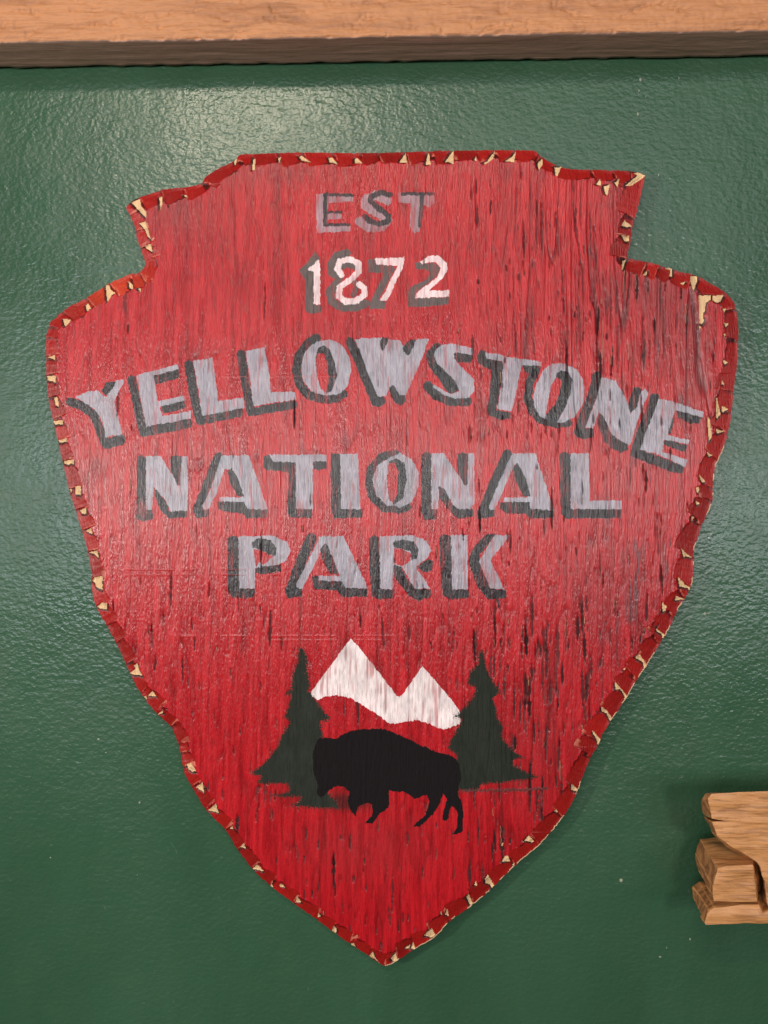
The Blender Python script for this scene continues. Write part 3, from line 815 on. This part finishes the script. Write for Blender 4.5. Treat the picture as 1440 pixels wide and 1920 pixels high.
# ------------------------------------------------------------------ bare wood chips
CHIPS = {
 '1': [[(135,345),(180,325),(185,360),(215,400),(212,425),(170,385)],[(175,455),(210,445),(238,540),(222,530),(205,490)],[(205,580),(240,568),(248,612),(235,605),(222,600)],[(285,320),(300,310),(300,350),(290,390)],[(688,125),(705,110),(695,150)],[(790,115),(803,110),(800,170),(787,172)],[(926,105),(942,100),(930,135)],[(1038,98),(1055,95),(1105,130),(1050,118)],[(1197,105),(1215,100),(1250,140),(1205,128)],[(1340,110),(1350,105),(1382,132),(1340,135)],[(415,310),(430,305),(440,325)]],
 '2': [[(130,118),(162,72),(168,122)],[(270,85),(278,70),(287,130),(262,130)],[(358,118),(385,80),(402,58),(400,128),(378,118)],[(503,108),(513,90),(518,112)],[(570,112),(608,60),(600,100),(580,114)],[(548,120),(590,110),(560,128)],[(655,115),(690,95),(712,65),(705,118)],[(820,125),(845,102),(847,130),(828,160)],[(905,145),(940,142),(920,190),(912,185)],[(1113,230),(1135,200),(1137,234)],[(1150,240),(1182,230),(1172,285),(1160,275)],[(1205,220),(1230,200),(1222,242)],[(1255,240),(1320,185),(1300,172),(1335,168),(1360,185),(1345,200),(1290,235)],[(1240,435),(1255,408),(1292,438),(1270,442)],[(1240,480),(1280,488),(1278,515),(1255,512)],[(1243,630),(1262,605),(1245,660)],[(1348,680),(1368,658),(1366,686)]],
 '4': [[(130,140),(155,135),(140,200),(125,225)],[(320,255),(350,225),(348,265)],[(510,205),(575,210),(575,285),(555,280),(560,225)],[(740,275),(800,280),(805,320),(770,415),(755,380),(740,320)],[(640,345),(695,330),(680,355)],[(815,450),(925,450),(925,490),(880,520),(870,600),(855,610),(860,690),(840,715),(820,700)],[(940,455),(1040,450),(1010,510),(985,515),(940,500)],[(1030,570),(1065,570),(1045,610)],[(1045,700),(1085,705),(1060,740)],[(1038,800),(1057,800),(1045,832)],[(1030,1040),(1045,1030),(1080,1055),(1050,1070)],[(1025,1212),(1047,1252),(1020,1252)],[(975,1350),(1005,1480),(1010,1520),(980,1560),(970,1540)],[(1020,1440),(1085,1475),(1025,1505)],[(895,1540),(915,1560),(935,1700),(930,1735),(905,1760)],[(970,1650),(1045,1675),(980,1690)],[(890,1860),(940,1890),(900,1900)],[(820,725),(838,735),(825,770)]],
 '6': [[(815,425),(880,495),(850,505),(835,480)],[(790,550),(820,540),(815,590),(800,597)],[(788,660),(828,695),(795,702)],[(750,800),(775,815),(755,852)],[(660,1095),(720,1155),(760,1185),(700,1165),(680,1175)],[(630,1350),(690,1420),(740,1450),(735,1490),(715,1450),(640,1440)],[(610,1520),(690,1555),(600,1562)],[(490,1560),(500,1600),(528,1610),(520,1650),(490,1670)],[(430,1815),(480,1850),(510,1870),(490,1915),(485,1870),(440,1840)]],
 '8': [[(925,620),(960,612),(1025,710),(1000,745),(985,680),(920,640)],[(806,742),(832,733),(820,752)],[(735,860),(775,900),(845,985),(800,1060),(825,990),(780,920),(740,930)],[(610,1075),(660,1115),(710,1185),(690,1215),(660,1140),(612,1122)],[(530,1290),(550,1310),(605,1380),(580,1430),(570,1370),(540,1332)],[(340,1775),(415,1830),(370,1910),(390,1840),(345,1832)]],
 'b2': [[(1255,290),(1270,275),(1285,300)],[(1055,490),(1085,455),(1125,500),(1110,502)],[(898,510),(913,503),(905,537)],[(905,630),(925,590),(945,590),(960,630)],[(975,655),(986,638),(987,665)],[(790,745),(810,720),(852,795),(835,810),(825,785),(795,780)],[(718,790),(728,763),(737,797)],[(665,870),(680,850),(710,920),(690,925)],[(488,987),(495,963),(498,992)],[(520,988),(535,948),(546,997)],[(378,1130),(430,1080),(455,1125),(430,1142)],[(250,1217),(285,1193),(280,1217)],[(290,1217),(305,1173),(320,1227)],[(155,1285),(185,1250),(205,1300),(170,1307)],[(5,1270),(35,1240),(40,1285),(100,1330),(60,1317)]],
 'b1': [[(80,5),(110,0),(130,20),(110,27)],[(135,130),(180,95),(190,170),(170,150)],[(215,285),(270,240),(278,270),(290,302),(250,292)],[(362,408),(380,393),(387,412)],[(433,532),(460,508),(470,542)],[(515,680),(548,650),(595,695),(570,692)],[(633,807),(645,778),(657,802)],[(695,783),(715,783),(737,807),(705,802)],[(808,907),(815,868),(847,907)],[(953,1007),(962,978),(977,1002)],[(1050,1107),(1065,1063),(1085,1085),(1080,1117)],[(1173,1192),(1200,1178),(1212,1207)],[(1300,1272),(1330,1238),(1345,1280),(1385,1327)]],
 '7': [[(155,180),(200,140),(245,150),(245,205),(180,195)],[(445,780),(500,740),(485,710),(515,685),(530,740),(560,800),(500,795)],[(615,985),(650,935),(690,990),(655,982)],[(573,990),(600,983),(602,1017)],[(700,1150),(750,1113),(745,1137)],[(955,1600),(1000,1585),(1045,1660),(1020,1662),(980,1637)]],
 '5': [[(190,45),(275,40),(280,75),(200,74)],[(235,220),(310,200),(315,230),(250,237)],[(285,405),(380,390),(380,435),(350,425),(330,440),(290,427)],[(385,635),(440,630),(440,710),(390,705)],[(338,650),(362,660),(350,692)],[(430,850),(490,820),(488,885),(450,877)],[(485,1035),(535,1005),(545,1060),(520,1052)],[(510,1230),(590,1210),(600,1280),(560,1240)],[(540,1480),(560,1455),(635,1440),(635,1565),(575,1540),(570,1505)]],
 '3': [[(135,1105),(205,1085),(205,1130),(180,1110)],[(135,1275),(215,1265),(210,1335),(180,1315),(140,1312)],[(200,1465),(232,1460),(242,1550),(210,1532)],[(660,460),(690,455),(710,500),(755,525),(720,540),(680,610)],[(485,640),(505,620),(530,665),(495,692)],[(280,760),(350,765),(340,790),(300,830)],[(955,490),(977,482),(980,522)],[(868,420),(910,450),(905,492),(880,482)]],
}
chain_pts = [A, B]
def downstream(cx, cy):
    """direction in which the cuts run at this place"""
    j = min(ny, max(0, int((cy - Y0) / G))); i = min(nx, max(0, int((cx - X0) / G)))
    ch = chain_pts[int(CHN[j, i])]
    k = int(np.argmin(np.hypot(ch[:, 0] - cx, ch[:, 1] - cy)))
    a = ch[max(0, k - 2)]; b = ch[min(len(ch) - 1, k + 2)]
    d = b - a
    return d / (np.linalg.norm(d) + 1e-6)
chips = []
for z, polys in CHIPS.items():
    for q in polys:
        chips.append(np.array(zp(z, q)))
for q in chips:                                       # burn and shadow beside each chip, painted into the colour first
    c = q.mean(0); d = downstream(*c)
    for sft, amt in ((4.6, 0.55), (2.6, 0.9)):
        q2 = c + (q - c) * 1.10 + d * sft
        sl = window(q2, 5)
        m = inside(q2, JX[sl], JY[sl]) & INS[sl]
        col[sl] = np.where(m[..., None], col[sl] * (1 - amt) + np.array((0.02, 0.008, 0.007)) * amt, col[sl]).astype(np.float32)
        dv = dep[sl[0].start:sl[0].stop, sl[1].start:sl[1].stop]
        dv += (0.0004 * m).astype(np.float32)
for q in chips:
    sl = window(q, 4)
    c = q.mean(0)
    q2 = c + (q - c) * 0.99
    m = inside(q2, CX[sl] + 0.5 * jx[sl], CY[sl] + 0.5 * jy[sl])
    m &= INS[sl]
    if m.sum() < 3: continue
    oid = new_owner('bare_wood_chip')
    OWN[sl][m] = oid
    cc = np.array((0.68, 0.45, 0.25), np.float32) * (0.85 + 0.2 * cg1[sl])[..., None]
    col[sl] = np.where(m[..., None], cc, col[sl])
    rough[sl] = np.where(m, 0.7, rough[sl])
    dv = dep[sl[0].start:sl[0].stop, sl[1].start:sl[1].stop]
    dv += (0.0007 * m).astype(np.float32)

# plywood line at the very edge on the right
pl = (d_c < 1.5) & (CHN[:-1, :-1] == 1) & INS & (vnoise(CX / 16, CY / 16, 75) > 0.52) & (CY > 760)
col[pl] = (0.60, 0.40, 0.24)

# ------------------------------------------------------------------ meshes from the grid
VXs = VX.copy(); VYs = VY.copy()
# snap the rim vertices onto the outline
inc = np.zeros(VX.shape, np.int8)
inc[:-1, :-1] += INS; inc[1:, :-1] += INS; inc[:-1, 1:] += INS; inc[1:, 1:] += INS
rimv = (inc > 0) & (inc < 4)
VXs[rimv] = NPX[rimv]; VYs[rimv] = NPY[rimv]
dep[rimv] = np.clip(dep[rimv], 0.0045, 0.0068)
f_ = (1 + dep / D) * K
PXw = ((VXs - 720) * f_).astype(np.float32)
PZw = ((960 - VYs) * f_).astype(np.float32)
PYw = (-TH + dep).astype(np.float32)
vid = np.arange((nx + 1) * (ny + 1), dtype=np.int64).reshape(ny + 1, nx + 1)
PTS = np.stack([PXw.ravel(), PYw.ravel(), PZw.ravel()], 1)
# facing -Y: (x right, z up) counter-clockwise = top-left, bottom-left, bottom-right, top-right
QUAD = np.stack([vid[:-1, :-1], vid[1:, :-1], vid[1:, 1:], vid[:-1, 1:]], -1)

def mesh_from(name, pts, quads, colr, rgh, mat, smooth=True):
    me = bpy.data.meshes.new(name)
    nv = len(pts); nf = len(quads)
    me.vertices.add(nv); me.vertices.foreach_set('co', np.ascontiguousarray(pts, np.float32).ravel())
    me.loops.add(nf * 4); me.loops.foreach_set('vertex_index', np.ascontiguousarray(quads, np.int32).ravel())
    me.polygons.add(nf)
    me.polygons.foreach_set('loop_start', np.arange(0, nf * 4, 4, dtype=np.int32))
    me.update(calc_edges=True)
    me.polygons.foreach_set('use_smooth', np.full(nf, smooth, bool))
    a = me.attributes.new('paint', 'FLOAT_COLOR', 'FACE')
    a.data.foreach_set('color', np.concatenate([colr, np.ones((nf, 1))], 1).astype(np.float32).ravel())
    b = me.attributes.new('rough', 'FLOAT', 'FACE')
    b.data.foreach_set('value', np.asarray(rgh, np.float32))
    me.materials.append(mat)
    me.validate()
    return me

sign = empty('arrowhead_sign', (0, 0, 0.0))
tag(sign, 'red arrowhead shaped wooden park sign with carved rim, hanging on the green wall', 'sign')
own_in = np.where(INS, OWN, -1)
flat = own_in.ravel()
order = np.argsort(flat, kind='stable')
sf = flat[order]
starts = np.searchsorted(sf, np.arange(0, len(OBJ) + 1), side='left')
ends = np.searchsorted(sf, np.arange(0, len(OBJ) + 1), side='right')
QF = QUAD.reshape(-1, 4); CF = np.clip(col.reshape(-1, 3), 0.003, 0.9); RF = np.clip(rough.ravel(), 0.2, 0.9)
def build_owner(i, name, parent):
    idx = order[starts[i]:ends[i]]
    if len(idx) == 0: return None
    q = QF[idx]
    uq, inv = np.unique(q, return_inverse=True)
    me = mesh_from(name, PTS[uq], inv.reshape(-1, 4), CF[idx], RF[idx], M_PAINT)
    return link(name, me, parent)
board = build_owner(0, 'board', sign)
made = {}
for i, (name, par, label) in OBJ.items():
    p = sign if par is None else made.get(par)
    o = build_owner(i, name, p if p is not None else sign)
    made[i] = o
    if o is not None and label: o['label'] = label

# plywood edge: from the rim back to the wall
def skirt():
    e = {}
    ins = INS
    segs = []
    up = np.zeros_like(ins); 
    pad = np.pad(ins, 1)
    L = ins & ~pad[1:-1, :-2]; Rr = ins & ~pad[1:-1, 2:]; T_ = ins & ~pad[:-2, 1:-1]; Bo = ins & ~pad[2:, 1:-1]
    tl = vid[:-1, :-1]; bl = vid[1:, :-1]; br = vid[1:, 1:]; tr = vid[:-1, 1:]
    E = np.concatenate([np.stack([tl[L], bl[L]], 1), np.stack([br[Rr], tr[Rr]], 1), np.stack([tr[T_], tl[T_]], 1), np.stack([bl[Bo], br[Bo]], 1)])
    uq, inv = np.unique(E, return_inverse=True)
    inv = inv.reshape(-1, 2); n = len(uq)
    top = PTS[uq]
    rows = [top]
    lev = [0.25, 0.5, 0.75, 1.0]
    for l in lev:
        p = top.copy(); p[:, 1] = top[:, 1] * (1 - l) - 0.0004 * l
        rows.append(p)
    pts = np.concatenate(rows)
    qs = []; cs = []
    plies = [(0.55, 0.34, 0.19), (0.30, 0.16, 0.085), (0.50, 0.31, 0.18), (0.22, 0.11, 0.06)]
    for k in range(4):
        q = np.stack([inv[:, 0] + k * n, inv[:, 0] + (k+1) * n, inv[:, 1] + (k+1) * n, inv[:, 1] + k * n], 1)
        qs.append(q[:, ::-1])
        c = np.tile(np.array(plies[k], np.float32), (len(q), 1))
        mid = top[inv[:, 0]]
        redm = vnoise(mid[:, 0] * 60, mid[:, 2] * 60, 90) > 0.42
        c[redm] = np.array((0.30, 0.012, 0.010))
        cs.append(c)
    q = np.concatenate(qs); c = np.concatenate(cs)
    me = mesh_from('plywood_edge', pts, q, c, np.full(len(q), 0.7), M_PAINT, False)
    link('plywood_edge', me, sign)
skirt()

# ------------------------------------------------------------------ trim board at the top
def build_trim():
    yf = -0.049
    z0 = 0.0
    prof = [(-0.0005, 0.012), (-0.0042, 0.012), (-0.0042, 0.0)]
    prof += [(-0.0042 + (yf + 0.0022 + 0.0042) * t, 0.0) for t in np.linspace(0.06, 1, 16)]
    prof += [(yf + 0.0009, 0.0004), (yf + 0.0002, 0.0014)]
    prof += [(yf, z) for z in np.linspace(0.003, 0.085, 52)]
    prof += [(yf, 0.14), (yf, 0.19), (yf + 0.003, 0.193), (-0.0005, 0.193)]
    xs = np.concatenate([np.linspace(-1.6, -0.5, 40, endpoint=False), np.linspace(-0.5, 0.5, 700, endpoint=False), np.linspace(0.5, 1.6, 40)])
    n = len(prof)
    Pp = np.array(prof)
    Xg, I = np.meshgrid(xs, np.arange(n), indexing='ij')
    Yg = Pp[I, 0].astype(float); Zg = Pp[I, 1].astype(float)
    px = Xg * 2000 + 5000; pz = Zg * 2000
    front = (I >= 19) & (I < n - 2)
    under = (I >= 3) & (I < 19)
    swirl = vnoise(px / 90, pz / 40 + 20, 81)
    rough1 = vnoise(px / 22 + 3 * swirl, pz / 6 + 4 * swirl, 82)
    rough2 = vnoise(px / 5, pz / 3 + 6 * swirl, 83)
    tear = sstep(0.62, 0.85, vnoise(px / 40 + 2 * swirl, pz / 9 + 7 * swirl, 84))
    dy = 0.0014 * rough1 + 0.0009 * rough2 + 0.0022 * tear * rough2
    Yg = np.where(front, Yg + dy - 0.0008, Yg)
    yy = Yg * 2000
    uz = 0.0005 * vnoise(px / 160, yy / 5 + 50, 85) + 0.0002 * vnoise(px / 24, yy / 3 + 30, 86) + 0.00012 * vnoise(px / 4, yy / 4, 87)
    Zg = np.where(under | (I == 19) | (I == 20), Zg + uz - 0.0006, Zg)
    Zg = np.where(I == 2, Zg + 0.0018 * vnoise(px / 18, px * 0, 88) - 0.0008, Zg)
    pts = np.stack([Xg, Yg, Zg], -1).reshape(-1, 3)
    ids = np.arange(len(xs) * n).reshape(len(xs), n)
    q = np.stack([ids[:-1, :-1], ids[1:, :-1], ids[1:, 1:], ids[:-1, 1:]], -1).reshape(-1, 4)
    me = bpy.data.meshes.new('trim_board')
    nf = len(q)
    me.vertices.add(len(pts)); me.vertices.foreach_set('co', pts.astype(np.float32).ravel())
    me.loops.add(nf * 4); me.loops.foreach_set('vertex_index', q.astype(np.int32).ravel())
    me.polygons.add(nf); me.polygons.foreach_set('loop_start', np.arange(0, nf * 4, 4, dtype=np.int32))
    me.update(calc_edges=True)
    me.polygons.foreach_set('use_smooth', np.ones(nf, bool))
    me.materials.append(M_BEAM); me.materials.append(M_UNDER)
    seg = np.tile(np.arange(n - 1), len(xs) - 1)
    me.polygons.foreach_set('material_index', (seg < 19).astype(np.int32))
    bm = bmesh.new(); bm.from_mesh(me)
    bmesh.ops.recalc_face_normals(bm, faces=bm.faces[:])
    bm.to_mesh(me); bm.free()
    o = link('trim_board', me)
    o.location = (0, 0, 0.4295)
    o.rotation_euler = (0, -math.atan(22.0 / 1440), 0)
    tag(o, 'thick rough sawn wooden trim board running across the top of the green wall', 'trim board')
build_trim()

# ------------------------------------------------------------------ wooden ornament at the right
orn = empty('wooden_block_ornament', P(1440, 1600, -0.03))
tag(orn, 'rough hewn pale pine block ornament on the wall, lower right of the red sign', 'wood ornament')

def prism(name, front, back, yf, yb, seed, parent, end_sides=(), bev=0.0009, amp=0.0012):
    bm = bmesh.new()
    fv = []
    for i, (x, y) in enumerate(front):
        yy = yf if not isinstance(yf, (list, tuple)) else yf[i]
        fv.append(bm.verts.new(P(x, y, yy)))
    bv = []
    for i, (x, y) in enumerate(back):
        bv.append(bm.verts.new(P(x, y, yb)))
    n = len(fv)
    ff = bm.faces.new(fv); fb = bm.faces.new(bv[::-1])
    sides = []
    for i in range(n):
        j = (i + 1) % n
        sides.append(bm.faces.new([fv[j], fv[i], bv[i], bv[j]]))
    for i in end_sides: sides[i].material_index = 1
    bmesh.ops.recalc_face_normals(bm, faces=bm.faces[:])
    bmesh.ops.bevel(bm, geom=bm.edges[:], offset=bev, segments=2, profile=0.6, affect='EDGES', clamp_overlap=True)
    bmesh.ops.triangulate(bm, faces=[f for f in bm.faces if len(f.verts) > 4])
    for _ in range(4):
        es = [e for e in bm.edges if e.calc_length() > 0.0035]
        if not es: break
        bmesh.ops.subdivide_edges(bm, edges=es, cuts=1, use_grid_fill=True)
    bm.normal_update()
    for v in bm.verts:
        c = v.co
        q = Vector((c.x * 25, c.y * 130, c.z * 130)) + Vector((seed * 7.1, 0, 0))
        h = mnoise.noise(q) * amp + mnoise.noise(q * 2.3) * amp * 0.5 + mnoise.noise(c * 55 + Vector((seed, 3, 1))) * amp * 1.2
        v.co = c + v.normal * h
    me = bpy.data.meshes.new(name)
    bm.to_mesh(me); bm.free()
    for p in me.polygons: p.use_smooth = True
    me.materials.append(M_BLOCK); me.materials.append(M_END)
    try: me.set_sharp_from_angle(angle=math.radians(32))
    except Exception: pass
    return link(name, me, parent)

YF = -0.084
RX = 1650
# upper slab: its lower edge runs down diagonally, then beside the split
prism('upper_slab',
  [(1334,1488),(1385,1484),(RX,1484),(RX,1704),(1442,1704),(1437,1690),(1433,1655),(1425,1626),(1419,1617),(1372,1588),(1345,1566),(1335,1541),(1362,1541),(1392,1543),(1362,1538),(1334,1536),(1326,1496)],
  [(1322,1492),(1380,1486),(RX-30,1486),(RX-30,1690),(1432,1690),(1433,1680),(1430,1645),(1422,1618),(1412,1611),(1362,1585),(1336,1562),(1318,1529),(1350,1538),(1380,1541),(1350,1535),(1316,1525),(1315,1502)],
  YF, -0.056, 1, orn, end_sides=(10, 14, 15))
prism('split_block',
  [(1345,1627),(1380,1622),(1412,1621),(1416,1655),(1421,1692),(1391,1692),(1338,1691),(1335,1678),(1337,1663)],
  [(1312,1572),(1370,1568),(1425,1570),(1428,1610),(1430,1640),(1380,1648),(1318,1646),(1305,1625),(1304,1600)],
  YF + 0.006, -0.020, 2, orn, end_sides=(6, 7, 8))
prism('lower_block',
  [(1340,1702),(1392,1695),(1424,1695),(1430,1714),(1442,1707),(RX,1707),(RX,1731),(1440,1731),(1380,1733),(1323,1735),(1319,1730),(1331,1708)],
  [(1312,1655),(1380,1653),(1425,1652),(1430,1656),(1442,1654),(RX-40,1654),(RX-40,1690),(1440,1692),(1370,1693),(1306,1694),(1300,1680),(1300,1664)],
  YF + 0.007, -0.022, 3, orn, end_sides=(9, 10, 11))
# the core that joins the three pieces and pegs them to the wall
prism('wall_peg', [(1450,1560),(RX-60,1560),(RX-60,1690),(1450,1690)], [(1470,1570),(RX-80,1570),(RX-80,1660),(1470,1660)], -0.060, -0.0005, 4, orn)
